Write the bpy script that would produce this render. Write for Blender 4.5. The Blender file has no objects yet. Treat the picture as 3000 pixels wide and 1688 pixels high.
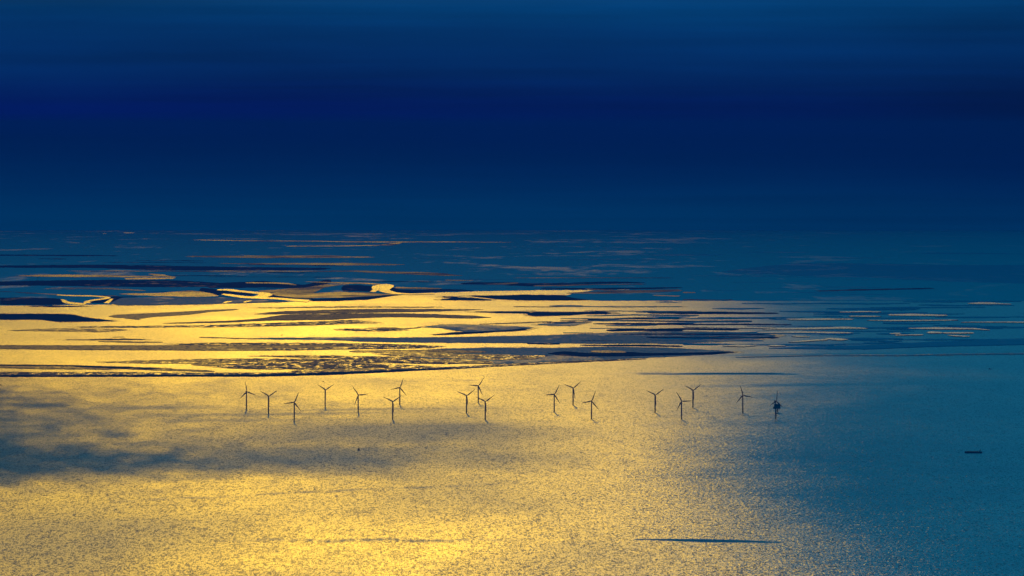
import bpy, bmesh, math, random
import numpy as np
from mathutils import Vector, Matrix

# ------------------------------------------------------------------ scene constants
F = 16000.0            # focal length in pixels of the 3000 px wide photograph
CX, CY = 1500.0, 844.0
CAM_H = 1303.0         # aircraft height above the sea, metres
RE = 7.43e6            # effective earth radius
PITCH = math.atan((844.0 - 375.0) / F)
SUN_AZ = math.atan((861.0 - CX) / F)
SUN_EL = math.radians(12.8)
EXPO = -3.45

sc = bpy.context.scene
col = sc.collection
random.seed(4)
rng = np.random.RandomState(7)

# ------------------------------------------------------------------ camera
cd = bpy.data.cameras.new('camera')
cd.sensor_width = 36.0
cd.lens = 36.0 * F / 3000.0
cd.clip_start = 5.0
cd.clip_end = 900000.0
cam = bpy.data.objects.new('camera', cd)
col.objects.link(cam)
cam.location = (0, 0, CAM_H)
cam.rotation_euler = (math.radians(90) - PITCH, 0, 0)
sc.camera = cam

# ------------------------------------------------------------------ node helpers
def N(nt, typ, **kw):
    n = nt.nodes.new(typ)
    for k, v in kw.items():
        if k.startswith('i_'):
            n.inputs[k[2:].replace('_', ' ')].default_value = v
        else:
            setattr(n, k, v)
    return n
def L(nt, a, b): nt.links.new(a, b)
def M(nt, op, a, b=None, c=None, clamp=False):
    n = nt.nodes.new('ShaderNodeMath'); n.operation = op; n.use_clamp = clamp
    for i, v in enumerate((a, b, c)):
        if v is None: continue
        if isinstance(v, (int, float)): n.inputs[i].default_value = v
        else: nt.links.new(v, n.inputs[i])
    return n.outputs[0]
def VM(nt, op, a, b=None):
    n = nt.nodes.new('ShaderNodeVectorMath'); n.operation = op
    for i, v in enumerate((a, b)):
        if v is None: continue
        if isinstance(v, (tuple, list)): n.inputs[i].default_value = v
        else: nt.links.new(v, n.inputs[i])
    return n.outputs[0]
def MIX(nt, f, a, b, blend='MIX'):
    n = nt.nodes.new('ShaderNodeMix'); n.data_type = 'RGBA'; n.blend_type = blend
    for s, v in ((0, f), (6, a), (7, b)):
        if isinstance(v, (int, float)): n.inputs[s].default_value = v
        elif isinstance(v, (tuple, list)): n.inputs[s].default_value = tuple(v) + (1,) if len(v) == 3 else v
        else: nt.links.new(v, n.inputs[s])
    return n.outputs[2]
def RAMP(nt, f, stops, interp='LINEAR'):
    n = nt.nodes.new('ShaderNodeValToRGB'); r = n.color_ramp; r.interpolation = interp
    while len(r.elements) < len(stops): r.elements.new(0.5)
    for e, (p, c) in zip(r.elements, stops):
        e.position = p
        e.color = (c, c, c, 1) if isinstance(c, (int, float)) else tuple(c) + (1,)
    nt.links.new(f, n.inputs[0])
    return n.outputs[0]
def lin(c):
    return tuple(((v / 255.0) / 12.92 if v / 255.0 <= 0.04045 else ((v / 255.0 + 0.055) / 1.055) ** 2.4) for v in c)

# ------------------------------------------------------------------ world: sky with layered evening cloud bands
K = 2.0 ** (-EXPO)
w = bpy.data.worlds.new('World'); sc.world = w; w.use_nodes = True
nt = w.node_tree; nt.nodes.clear()
out = N(nt, 'ShaderNodeOutputWorld')
bg = N(nt, 'ShaderNodeBackground')
tc = N(nt, 'ShaderNodeTexCoord')
sep = N(nt, 'ShaderNodeSeparateXYZ'); L(nt, tc.outputs['Generated'], sep.inputs[0])
X, Y, Z = sep.outputs
sky = N(nt, 'ShaderNodeTexSky', sky_type='NISHITA', sun_disc=False)
sky.sun_elevation = SUN_EL
sky.sun_rotation = SUN_AZ
zc = M(nt, 'MAXIMUM', Z, 0.02)
cmb = N(nt, 'ShaderNodeCombineXYZ'); L(nt, X, cmb.inputs[0]); L(nt, Y, cmb.inputs[1]); L(nt, zc, cmb.inputs[2])
L(nt, cmb.outputs[0], sky.inputs[0])
skyc = MIX(nt, 1.0, sky.outputs[0], (0.002, 0.012, 0.05), 'MULTIPLY')
# warped elevation for the cloud layers
def band_noise(sx, sz, off, detail=3.0):
    c = N(nt, 'ShaderNodeCombineXYZ')
    L(nt, M(nt, 'MULTIPLY', X, sx), c.inputs[0]); L(nt, M(nt, 'MULTIPLY', Z, sz), c.inputs[2])
    c.inputs[1].default_value = off
    n = N(nt, 'ShaderNodeTexNoise'); n.inputs['Scale'].default_value = 1.0; n.inputs['Detail'].default_value = detail
    L(nt, c.outputs[0], n.inputs['Vector'])
    return M(nt, 'SUBTRACT', n.outputs[0], 0.5)
nz = band_noise(9.0, 60.0, 3.1)
nf = band_noise(14.0, 520.0, 8.3, 5.0)
zw = M(nt, 'ADD', Z, M(nt, 'MULTIPLY', nz, 0.006))
# gentle tilt of the layers: dark band sinks to the right
zw = M(nt, 'ADD', zw, M(nt, 'MULTIPLY', X, 0.012))
f = M(nt, 'MULTIPLY', M(nt, 'ADD', zw, 0.02), 1.0 / 0.046, clamp=True)
def zp(y): return ((375.0 - y) / F + 0.02) / 0.046
band = RAMP(nt, f, [(zp(690), lin((0, 92, 136))), (zp(620), lin((0, 90, 134))), (zp(540), lin((0, 66, 116))), (zp(450), lin((0, 12, 66))),
                    (zp(380), lin((0, 12, 80))), (zp(330), lin((0, 12, 84))), (zp(285), lin((0, 20, 82))),
                    (zp(200), lin((0, 40, 98))), (zp(90), lin((0, 47, 101))), (zp(35), lin((0, 54, 106))), (zp(0), lin((0, 56, 108)))], 'B_SPLINE')
high = RAMP(nt, M(nt, 'MULTIPLY', Z, 1.0, clamp=True), [(0.02, lin((0, 72, 122))), (0.1, lin((0, 122, 168))), (0.3, lin((0, 158, 198))), (1.0, lin((0, 70, 120)))])
g2 = M(nt, 'MULTIPLY', M(nt, 'SUBTRACT', Z, 0.022), 1.0 / 0.03, clamp=True)
# the upper sky is duller and warmer round the sun
gx = M(nt, 'MULTIPLY', M(nt, 'ADD', X, 0.19), 1 / 0.22)
glow = M(nt, 'MULTIPLY', M(nt, 'EXPONENT', M(nt, 'MULTIPLY', M(nt, 'MULTIPLY', gx, gx), -1.0)), M(nt, 'GREATER_THAN', Y, 0.0))
high = MIX(nt, M(nt, 'MULTIPLY', glow, 1.0), high, lin((74, 86, 40)))
skymix = MIX(nt, g2, band, high)
# darker cloud on the right, violet-blue patch on the left
def blob(x, y, rx, ry, amp):
    dx = M(nt, 'MULTIPLY', M(nt, 'SUBTRACT', X, (x - CX) / F), F / rx)
    dz = M(nt, 'MULTIPLY', M(nt, 'SUBTRACT', zw, (375.0 - y) / F), F / ry)
    d2 = M(nt, 'ADD', M(nt, 'MULTIPLY', dx, dx), M(nt, 'MULTIPLY', dz, dz))
    return M(nt, 'MULTIPLY', M(nt, 'EXPONENT', M(nt, 'MULTIPLY', d2, -1.0)), amp)
skymix = MIX(nt, blob(3050, 350, 500, 190, 0.75), skymix, lin((0, 6, 45)))
skymix = MIX(nt, blob(500, 355, 1300, 70, 0.32), skymix, lin((0, 10, 115)))
skymix = MIX(nt, blob(1900, 300, 800, 30, 0.25), skymix, lin((0, 14, 84)))
br = M(nt, 'ADD', 1.0, M(nt, 'ADD', M(nt, 'MULTIPLY', nf, 0.6), M(nt, 'MULTIPLY', nz, 0.9)))
cb = N(nt, 'ShaderNodeCombineXYZ')
for i in range(3): L(nt, br, cb.inputs[i])
skymix = MIX(nt, 1.0, skymix, cb.outputs[0], 'MULTIPLY')
skymix = MIX(nt, 1.0, skymix, (K * 10, K * 10, K * 10), 'MULTIPLY')
total = MIX(nt, 1.0, skymix, skyc, 'ADD')
L(nt, total, bg.inputs[0]); bg.inputs[1].default_value = 0.1
L(nt, bg.outputs[0], out.inputs[0])

# ------------------------------------------------------------------ sun
sl = bpy.data.lights.new('sun', 'SUN'); sl.energy = 2.9; sl.angle = math.radians(0.5); sl.color = (1.0, 0.56, 0.008)
so = bpy.data.objects.new('sun', sl); col.objects.link(so)
sd = Vector((math.sin(SUN_AZ) * math.cos(SUN_EL), math.cos(SUN_AZ) * math.cos(SUN_EL), math.sin(SUN_EL)))
so.rotation_euler = sd.to_track_quat('Z', 'Y').to_euler()
so.location = (0, 3000, 2500)

sc.view_settings.view_transform = 'Standard'
sc.view_settings.look = 'None'
sc.view_settings.exposure = EXPO
sc.view_settings.gamma = 1.0
sc.cycles.use_denoising = True

# ------------------------------------------------------------------ geometry of the view: pixel of the photo -> point on the curved sea
cp, sp = math.cos(PITCH), math.sin(PITCH)
def ground(px, py, h=0.0):
    """point at height h over the curved sea that lies behind photo pixel (px, py); arrays allowed"""
    px = np.asarray(px, float); py = np.asarray(py, float)
    a = (px - CX) / F; b = -(py - CY) / F
    dx = a; dy = cp + b * sp; dz = -sp + b * cp
    # CAM_H + t dz = h - t^2 (dx^2+dy^2) / 2RE
    A = (dx * dx + dy * dy) / (2 * RE); B = dz; C = CAM_H - h
    disc = np.maximum(B * B - 4 * A * C, 0.0)
    t = (-B - np.sqrt(disc)) / (2 * A)
    return dx * t, dy * t, CAM_H + dz * t
def project(x, y, z):
    zz = z - CAM_H
    d = y * cp - zz * sp
    u = y * sp + zz * cp
    return CX + F * x / d, CY - F * u / d

def link_mesh(name, verts, faces, mat, parent=None, smooth=False):
    me = bpy.data.meshes.new(name)
    me.from_pydata([tuple(v) for v in verts], [], faces)
    me.validate(); me.update()
    if mat: me.materials.append(mat)
    if smooth:
        for p in me.polygons: p.use_smooth = True
    o = bpy.data.objects.new(name, me); col.objects.link(o)
    if parent is not None: o.parent = parent
    return o
def grid_mesh(name, co, nr, nc, mat, smooth=True, attrs=None):
    """co: (nr*nc,3)"""
    me = bpy.data.meshes.new(name)
    me.vertices.add(nr * nc); me.vertices.foreach_set('co', co.astype(np.float32).ravel())
    i, j = np.meshgrid(np.arange(nr - 1), np.arange(nc - 1), indexing='ij')
    a = (i * nc + j).ravel()
    q = np.stack([a, a + 1, a + nc + 1, a + nc], 1)
    n = len(q)
    me.loops.add(n * 4); me.loops.foreach_set('vertex_index', q.astype(np.int32).ravel())
    me.polygons.add(n)
    me.polygons.foreach_set('loop_start', (np.arange(n) * 4).astype(np.int32))
    me.polygons.foreach_set('loop_total', np.full(n, 4, np.int32))
    me.update(calc_edges=True)
    me.polygons.foreach_set('use_smooth', np.full(n, smooth))
    for k, v in (attrs or {}).items():
        at = me.attributes.new(k, 'FLOAT', 'POINT'); at.data.foreach_set('value', v.astype(np.float32).ravel())
    me.materials.append(mat)
    o = bpy.data.objects.new(name, me); col.objects.link(o)
    return o

# ------------------------------------------------------------------ materials
def new_mat(name):
    m = bpy.data.materials.new(name); m.use_nodes = True
    nt = m.node_tree; nt.nodes.clear()
    out = nt.nodes.new('ShaderNodeOutputMaterial'); b = nt.nodes.new('ShaderNodeBsdfPrincipled')
    nt.links.new(b.outputs[0], out.inputs[0])
    return m, nt, b
def pos_noise(nt, sx, sy, detail=2.0, dist=0.0, off=0.0, color=False, rough=0.5):
    g = nt.nodes.new('ShaderNodeNewGeometry')
    v = VM(nt, 'MULTIPLY', g.outputs['Position'], (1.0 / sx, 1.0 / sy, 0.0))
    v = VM(nt, 'ADD', v, (off, off * 0.7, off))
    n = nt.nodes.new('ShaderNodeTexNoise'); n.inputs['Scale'].default_value = 1.0
    n.inputs['Detail'].default_value = detail; n.inputs['Distortion'].default_value = dist
    n.inputs['Roughness'].default_value = rough
    nt.links.new(v, n.inputs['Vector'])
    return n.outputs[1] if color else n.outputs[0]
def ripple_normal(nt, amp, layers):
    """surface normal tilted by wave slopes; amp = socket or number"""
    tot = None
    for (sx, sy, ax, ay, off) in layers:
        c = pos_noise(nt, sx, sy, 1.0, 0.0, off, color=True)
        s = VM(nt, 'MULTIPLY', VM(nt, 'SUBTRACT', c, (0.5, 0.5, 0.5)), (ax, ay, 0.0))
        tot = s if tot is None else VM(nt, 'ADD', tot, s)
    sc_ = nt.nodes.new('ShaderNodeVectorMath'); sc_.operation = 'SCALE'
    nt.links.new(tot, sc_.inputs[0])
    if isinstance(amp, (int, float)): sc_.inputs[3].default_value = amp
    else: nt.links.new(amp, sc_.inputs[3])
    g = nt.nodes.new('ShaderNodeNewGeometry')
    return VM(nt, 'NORMALIZE', VM(nt, 'ADD', g.outputs['Normal'], sc_.outputs[0]))

def gloss_shader(nt, spec, rough, base, normal):
    """water-like surface: Gaussian wave-slope reflection (Beckmann) weighted by Fresnel over a dark body colour"""
    out = nt.nodes.new('ShaderNodeOutputMaterial')
    d = nt.nodes.new('ShaderNodeBsdfDiffuse'); g = nt.nodes.new('ShaderNodeBsdfAnisotropic'); g.distribution = 'BECKMANN'
    fr = nt.nodes.new('ShaderNodeFresnel'); fr.inputs['IOR'].default_value = 1.33
    nt.links.new(normal, fr.inputs['Normal']); nt.links.new(normal, g.inputs['Normal'])
    mx = nt.nodes.new('ShaderNodeMixShader')
    nt.links.new(M(nt, 'MULTIPLY', fr.outputs[0], spec, clamp=True), mx.inputs[0])
    nt.links.new(d.outputs[0], mx.inputs[1]); nt.links.new(g.outputs[0], mx.inputs[2]); nt.links.new(mx.outputs[0], out.inputs[0])
    nt.links.new(M(nt, 'MINIMUM', M(nt, 'MAXIMUM', rough, 0.08), 0.95), g.inputs['Roughness'])
    g.inputs['Color'].default_value = (1, 1, 1, 1)
    if isinstance(base, tuple): d.inputs['Color'].default_value = base[:3] + (1,)
    else: nt.links.new(base, d.inputs['Color'])
def gmat(name):
    m = bpy.data.materials.new(name); m.use_nodes = True; m.node_tree.nodes.clear()
    return m, m.node_tree
def sea_material():
    m, nt = gmat('sea_water')
    a = nt.nodes.new('ShaderNodeAttribute'); a.attribute_name = 'chop'
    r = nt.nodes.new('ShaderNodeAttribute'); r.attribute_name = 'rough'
    st = pos_noise(nt, 2600, 5200, 5.0, 0.6, 2.0)
    st2 = pos_noise(nt, 500, 1500, 4.0, 0.5, 5.0)
    var = M(nt, 'ADD', M(nt, 'MULTIPLY', M(nt, 'SUBTRACT', st, 0.5), 0.14), M(nt, 'MULTIPLY', M(nt, 'SUBTRACT', st2, 0.5), 0.12))
    nrm = ripple_normal(nt, a.outputs['Fac'], [(3.0, 24.0, 1.0, 1.0, 0.0), (9.0, 50.0, 0.6, 0.6, 7.0), (60.0, 210.0, 0.14, 0.14, 13.0)])
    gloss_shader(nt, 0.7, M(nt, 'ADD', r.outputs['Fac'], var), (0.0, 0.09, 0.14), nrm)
    return m
def still_material(name, rough, spec, base):
    m, nt = gmat(name)
    st = pos_noise(nt, 1400, 5200, 6.0, 0.8, 4.0)
    st2 = pos_noise(nt, 120, 900, 3.0, 0.0, 1.0)
    rr = M(nt, 'ADD', rough, M(nt, 'ADD', M(nt, 'MULTIPLY', M(nt, 'SUBTRACT', st, 0.5), 0.16), M(nt, 'MULTIPLY', M(nt, 'SUBTRACT', st2, 0.5), 0.08)))
    if spec < 0.49:
        br = pos_noise(nt, 700, 1500, 6.0, 0.6, spec * 50)
        spec = M(nt, 'MULTIPLY', RAMP(nt, br, [(0.38, 0.15), (0.6, 1.0)]), spec * 1.25)
    gloss_shader(nt, spec, rr, base, ripple_normal(nt, 0.5, [(9.0, 120.0, 0.5, 0.5, 3.0)]))
    return m
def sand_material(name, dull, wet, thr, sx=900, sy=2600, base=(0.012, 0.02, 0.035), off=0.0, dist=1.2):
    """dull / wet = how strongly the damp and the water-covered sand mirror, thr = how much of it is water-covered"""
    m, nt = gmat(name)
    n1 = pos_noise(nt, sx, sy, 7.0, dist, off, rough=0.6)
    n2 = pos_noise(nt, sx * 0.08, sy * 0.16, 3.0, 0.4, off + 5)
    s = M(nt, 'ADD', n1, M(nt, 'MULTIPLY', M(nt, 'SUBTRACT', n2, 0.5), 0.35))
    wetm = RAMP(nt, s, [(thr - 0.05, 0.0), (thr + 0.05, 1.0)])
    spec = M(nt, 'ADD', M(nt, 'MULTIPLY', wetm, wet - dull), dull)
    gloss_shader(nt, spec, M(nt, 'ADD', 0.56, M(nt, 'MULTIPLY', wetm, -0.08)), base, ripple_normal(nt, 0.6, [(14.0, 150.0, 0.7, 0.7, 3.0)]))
    return m
def plain(name, c, rough=0.5, metallic=0.0):
    m, nt, b = new_mat(name)
    n = nt.nodes.new('ShaderNodeTexNoise'); n.inputs['Scale'].default_value = 0.35; n.inputs['Detail'].default_value = 4.0
    tcn = nt.nodes.new('ShaderNodeTexCoord'); L(nt, tcn.outputs['Object'], n.inputs['Vector'])
    L(nt, RAMP(nt, n.outputs[0], [(0.3, tuple(v * 0.8 for v in c)), (0.7, c)]), b.inputs['Base Color'])
    b.inputs['Roughness'].default_value = rough; b.inputs['Metallic'].default_value = metallic
    return m

SEA = sea_material()
STILL = still_material('still_water', 0.47, 0.5, (0.0, 0.03, 0.05))
SHEEN = still_material('sheen_water', 0.48, 0.20, (0.0, 0.03, 0.06))
FAINT = still_material('faint_sheen', 0.47, 0.08, (0.0, 0.06, 0.09))
GLINT = still_material('glinting_shallows', 0.68, 1.0, (0.02, 0.05, 0.07))
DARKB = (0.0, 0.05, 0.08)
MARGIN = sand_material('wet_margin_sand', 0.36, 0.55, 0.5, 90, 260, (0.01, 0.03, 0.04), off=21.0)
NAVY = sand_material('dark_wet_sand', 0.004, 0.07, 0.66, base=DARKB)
NAVYG = sand_material('dark_sand_with_glints', 0.06, 0.75, 0.57, 60, 240, base=DARKB, off=3.0)
BROWN = sand_material('brown_wet_sand', 0.20, 0.32, 0.64, 500, 1700, (0.01, 0.03, 0.045), off=6.0)
MIDGREY = sand_material('grey_wet_sand', 0.10, 0.22, 0.62, 400, 1500, (0.004, 0.03, 0.05), off=30.0)
BROWNG = sand_material('rippled_brown_sand', 0.20, 0.60, 0.56, 60, 220, (0.01, 0.03, 0.045), off=9.0)
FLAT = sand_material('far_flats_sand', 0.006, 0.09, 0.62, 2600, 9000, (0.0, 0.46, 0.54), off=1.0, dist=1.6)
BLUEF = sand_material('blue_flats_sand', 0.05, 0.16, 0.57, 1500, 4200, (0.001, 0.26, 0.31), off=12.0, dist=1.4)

PAINT = plain('grey_paint', (0.06, 0.065, 0.075), 0.7)
YELLOW = plain('yellow_foundation_paint', (0.16, 0.12, 0.03), 0.7)
STEEL = plain('dark_steel', (0.10, 0.11, 0.12), 0.5)
HULL = plain('dark_hull_paint', (0.05, 0.06, 0.09), 0.5)
DECKP = plain('deck_paint', (0.12, 0.06, 0.04), 0.6)
WHITEP = plain('white_superstructure', (0.4, 0.4, 0.4), 0.5)
SAIL = plain('sail_cloth', (0.12, 0.12, 0.13), 0.8)
GLASS = plain('window_glass', (0.02, 0.03, 0.04), 0.15)
REDP = plain('red_paint', (0.35, 0.04, 0.03), 0.5)

# ------------------------------------------------------------------ sea: one sheet on the curved earth
def build_sea():
    ys = np.arange(1705.0, 676.5, -2.4)
    rs = np.hypot(*ground(np.full_like(ys, 1500.0), ys)[:2])
    near = np.geomspace(120.0, rs[0] * 0.985, 26)
    far = np.array([140500.0, 141500.0, 142500.0])
    r = np.concatenate([near, rs[rs < 139500], far])
    xs = np.arange(-260.0, 3261.0, 4.4)
    az = np.arctan((xs - CX) / F)
    side = np.radians(np.linspace(6.6, 33.0, 14))
    az = np.concatenate([-side[::-1], az, side])
    nr, nc = len(r), len(az)
    R_, A_ = np.meshgrid(r, az, indexing='ij')
    x = R_ * np.sin(A_); y = R_ * np.cos(A_); z = -(R_ ** 2) / (2 * RE)
    u, v = project(x, y, z)
    rough = 0.505 - 0.145 * np.clip((u - 1480 - np.clip(v - 1450, 0, 240) * 1.7) / 1080, 0, 1)
    chop = 0.56 + 0.14 * np.clip((u - 1900) / 600, 0, 1)
    def g(cx, cy, rx, ry, p=2):
        return np.exp(-(np.abs((u - cx) / rx) ** p + np.abs((v - cy) / ry) ** p))
    # roughness patches shape the sun glitter, some darkening it in place of cloud shade
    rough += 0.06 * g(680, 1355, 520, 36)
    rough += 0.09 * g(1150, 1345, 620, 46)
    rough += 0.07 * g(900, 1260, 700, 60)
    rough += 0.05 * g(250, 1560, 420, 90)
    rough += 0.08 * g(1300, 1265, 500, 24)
    rough -= 0.055 * g(2300, 1320, 620, 95)
    rough -= 0.03 * g(2700, 1450, 500, 120)
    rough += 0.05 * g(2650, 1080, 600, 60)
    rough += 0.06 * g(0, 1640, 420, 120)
    # low, even water off the sands
    chop *= 1.0 - 0.62 * np.exp(-np.maximum(v - 1040, 0) / 95.0)
    chop[v < 1040] = 0.38
    # flashing glare patch
    gl = g(960, 1625, 420, 70)
    rough -= 0.035 * gl
    chop *= 1 - 0.25 * gl
    shallow = g(1080, 1000, 640, 90)
    rough -= 0.05 * shallow * (v < 1110)
    rough += 0.45 * np.clip((712 - v) / 25.0, 0, 1)
    # slicks
    def line(pts, half, depth):
        xs_, ys_ = zip(*pts)
        yc = np.interp(u, xs_, ys_)
        hh = np.interp(u, xs_, half)
        m = np.clip(1.5 - np.abs(v - yc) / np.maximum(hh, 0.01), 0, 1) * (u > xs_[0]) * (u < xs_[-1])
        return m * depth
    s = line([(1850, 1580), (1960, 1582), (2050, 1584), (2160, 1586), (2290, 1589)], [0.2, 2.6, 3.8, 3.4, 0.2], 0.95)
    s = np.maximum(s, line([(1860, 1096), (1960, 1096), (2100, 1095), (2250, 1095), (2340, 1096)], [0.3, 1.6, 2.4, 2.2, 0.3], 1.0))
    s = np.maximum(s, line([(1300, 1117), (1560, 1109), (1880, 1091), (2100, 1089)], [0.3, 1.0, 1.3, 0.3], 0.35))
    wob = 3.0 * np.sin(u / 47.0) + 2.0 * np.sin(u / 19.0 + 1)
    s = np.maximum(s, (0.16 + 0.12 * np.sin(u / 23.0 + 2 * np.sin(u / 71.0))) * np.exp(-((v - np.interp(u, [300, 627, 1000, 1588, 2100], [1470, 1457, 1437, 1414, 1400]) - wob * 0.4) / 2.2) ** 2) * (u > 300) * (u < 2100))
    rnd = 0.5 + 0.5 * np.sin(u / 7.3 + 3 * np.sin(u / 31.0)) * np.sin(u / 13.0)
    s = np.maximum(s, rnd * 0.45 * np.exp(-((v - 1583 - wob * 0.7) / 3.6) ** 2) * np.clip((u - 560) / 400, 0, 1) * (u < 1920))
    for (cx_, cy_, rx_, ry_, am) in [(840, 1213, 300, 4, .22), (1500, 1196, 420, 5, .16), (420, 1195, 260, 5, .2), (1700, 1243, 500, 6, .16), (2250, 1129, 420, 4, .2),
                                     (700, 1232, 240, 4, .16), (2150, 1390, 500, 5, .14), (2500, 1449, 600, 2, .14), (2050, 1245, 380, 7, .12), (1050, 1200, 260, 3, .2),
                                     (2100, 1380, 260, 10, .1), (1400, 1247, 380, 4, .15), (2500, 1037, 500, 1.6, .4)]:
        s = np.maximum(s, am * g(cx_, cy_ - (u - cx_) * 0.012, rx_, ry_))
    mid = np.clip(1.6 - np.abs(u - 861) / 620, 0, 1)      # towards the sun a smooth slick shows against rougher water
    rough = rough * (1 - s) + (0.17 * (1 - mid) + 0.95 * mid) * s
    chop = chop * (1 - 0.8 * s)
    z = z - 60.0 * np.clip((770 - v) / 40.0, 0, 1)   # sea bed of the drained flats
    co = np.stack([x, y, z], -1).reshape(-1, 3)
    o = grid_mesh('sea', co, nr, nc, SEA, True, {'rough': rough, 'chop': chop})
    # winding gives downward normals if rows run outwards; make them point up
    me = o.data
    if me.polygons[0].normal.z < 0: me.flip_normals()
    o['kind'] = 'structure'
    return o
build_sea()

# ------------------------------------------------------------------ sandbars, flats and channels (real sheets with thickness on the curved sea)
bar_count = [0]
def smooth_noise(n, amp, seed, scale=5):
    r = np.random.RandomState(seed)
    k = r.randn(n // scale + 4)
    x = np.arange(n) / float(scale)
    i = x.astype(int); t = x - i; t = t * t * (3 - 2 * t)
    return amp * (k[i] * (1 - t) + k[i + 1] * t)
def solid_grid(name, U, V, mat, h, depth=2.5):
    """U,V (rows, cols) photo positions -> closed slab following the curved ground at height h"""
    nr, nc = U.shape
    x, y, z = ground(U, V, h)
    top = np.stack([x, y, z], -1).reshape(-1, 3)
    bot = top.copy(); bot[:, 2] -= h + 0.4
    verts = np.concatenate([top, bot])
    faces = []
    n = nr * nc
    for i in range(nr - 1):
        for j in range(nc - 1):
            a = i * nc + j
            faces.append((a, a + 1, a + nc + 1, a + nc))
    ring = [j for j in range(nc)] + [i * nc + nc - 1 for i in range(1, nr)] + [(nr - 1) * nc + j for j in range(nc - 2, -1, -1)] + [i * nc for i in range(nr - 2, 0, -1)]
    for a, b in zip(ring, ring[1:] + ring[:1]):
        faces.append((b, a, a + n, b + n))
    o = link_mesh(name, verts, faces, mat, smooth=False)
    if o.data.polygons[0].normal.z < 0: o.data.flip_normals()
    o['kind'] = 'structure'
    return o
def bar(crop, pts, mat, h=1.5, wob=0.45, name='sandbar'):
    """pts = (x, upper edge, lower edge) along the bar"""
    ox, oy, s = crop
    bar_count[0] += 1
    k = bar_count[0]
    p = np.array(pts, float)
    xs = ox + p[:, 0] / s; yt = oy + p[:, 1] / s; yb = oy + p[:, 2] / s
    n = max(16, int((xs[-1] - xs[0]) / 5))
    u = np.linspace(xs[0], xs[-1], n)
    def sm(a):
        q = np.interp(u, xs, a)
        kk = max(1, int(n * 0.03)); ker = np.ones(2 * kk + 1) / (2 * kk + 1)
        return np.convolve(np.pad(q, kk, mode='edge'), ker, mode='valid')
    a, b = sm(yt), sm(yb)
    thick = np.clip((b - a), 0.3, None)
    wa = np.minimum(wob * 0.6, thick * 0.3)
    a = a + smooth_noise(n, 1, k * 3 + 1, 4) * wa + smooth_noise(n, 0.5, k * 3 + 5, 1) * wa
    b = b + smooth_noise(n, 1, k * 3 + 2, 4) * wa + smooth_noise(n, 0.5, k * 3 + 7, 1) * wa
    # taper the ends
    if xs[0] > 5: t0 = np.clip((u - xs[0]) / max(6.0, 0.04 * (xs[-1] - xs[0])), 0.05, 1) ** 0.6
    else: t0 = np.ones(n)
    if xs[-1] < 2995: t1 = np.clip((xs[-1] - u) / max(6.0, 0.04 * (xs[-1] - xs[0])), 0.05, 1) ** 0.6
    else: t1 = np.ones(n)
    mid = (a + b) / 2; hw = np.maximum((b - a) / 2, 0.15) * t0 * t1
    a = mid - hw; b = mid + hw
    _, ya, _ = ground(u.mean(), a.min()); _, yb_, _ = ground(u.mean(), b.max())
    rows = int(min(60 if name == 'tidal_flats' else 14, max(2, (ya - yb_) / 1500 + 2)))
    f = np.linspace(0, 1, rows)[:, None]
    V = b[None] * (1 - f) + a[None] * f
    U = np.repeat(u[None], rows, 0)
    return solid_grid(name, U, V, mat, h + (0.006 if h > 0.6 else 0.001) * k)
_bar = bar
def bar(crop, pts, mat, h=1.5, wob=0.45, name='sandbar'):
    o = _bar(crop, pts, mat, h, wob, name)
    if name == 'sandbar' and h < 4.9 and mat in (NAVY, NAVYG, BLUEF, BROWNG) and h != 2.4:
        k = bar_count[0]; r = random.Random(k)
        s_ = crop[2]
        m = [(x, a - s_ * (0.7 + 0.5 * r.random()), b + s_ * (0.9 + 0.6 * r.random())) for x, a, b in pts]
        m[0] = (m[0][0] - s_ * r.uniform(10, 40), m[0][1] + 1.5, m[0][2] - 1.5)
        m[-1] = (m[-1][0] + s_ * r.uniform(10, 40), m[-1][1] + 1.5, m[-1][2] - 1.5)
        _bar(crop, m, MARGIN, 0.5, 0.9, 'wet_sand_margin')
    return o
def ribbon(crop, pts, mat, h=7.5, name='tidal_channel'):
    """winding channel: pts = (x, y, thickness)"""
    ox, oy, s = crop
    bar_count[0] += 1
    p = np.array(pts, float)
    t = np.arange(len(p)); tt = np.linspace(0, len(p) - 1, (len(p) - 1) * 8 + 1)
    def cr(a):
        q = np.pad(a, 1, mode='reflect', reflect_type='odd')
        o = []
        for v in tt:
            i = min(int(v), len(a) - 2); f = v - i
            p0, p1, p2, p3 = q[i], q[i + 1], q[i + 2], q[i + 3]
            o.append(0.5 * (2 * p1 + (p2 - p0) * f + (2 * p0 - 5 * p1 + 4 * p2 - p3) * f * f + (3 * p1 - p0 - 3 * p2 + p3) * f ** 3))
        return np.array(o)
    x = ox + cr(p[:, 0]) / s; y = oy + cr(p[:, 1]) / s; w_ = np.maximum(cr(p[:, 2]), 0.6) / s
    dx = np.gradient(x) / 5.0; dy = np.gradient(y)
    ln = np.hypot(dx, dy) + 1e-9
    nx, ny = -dy / ln * 5.0, dx / ln
    U = np.stack([x + nx * w_ / 2, x, x - nx * w_ / 2]); V = np.stack([y + ny * w_ / 2, y, y - ny * w_ / 2])
    return solid_grid(name, U, V, mat, h + 0.006 * bar_count[0])

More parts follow.
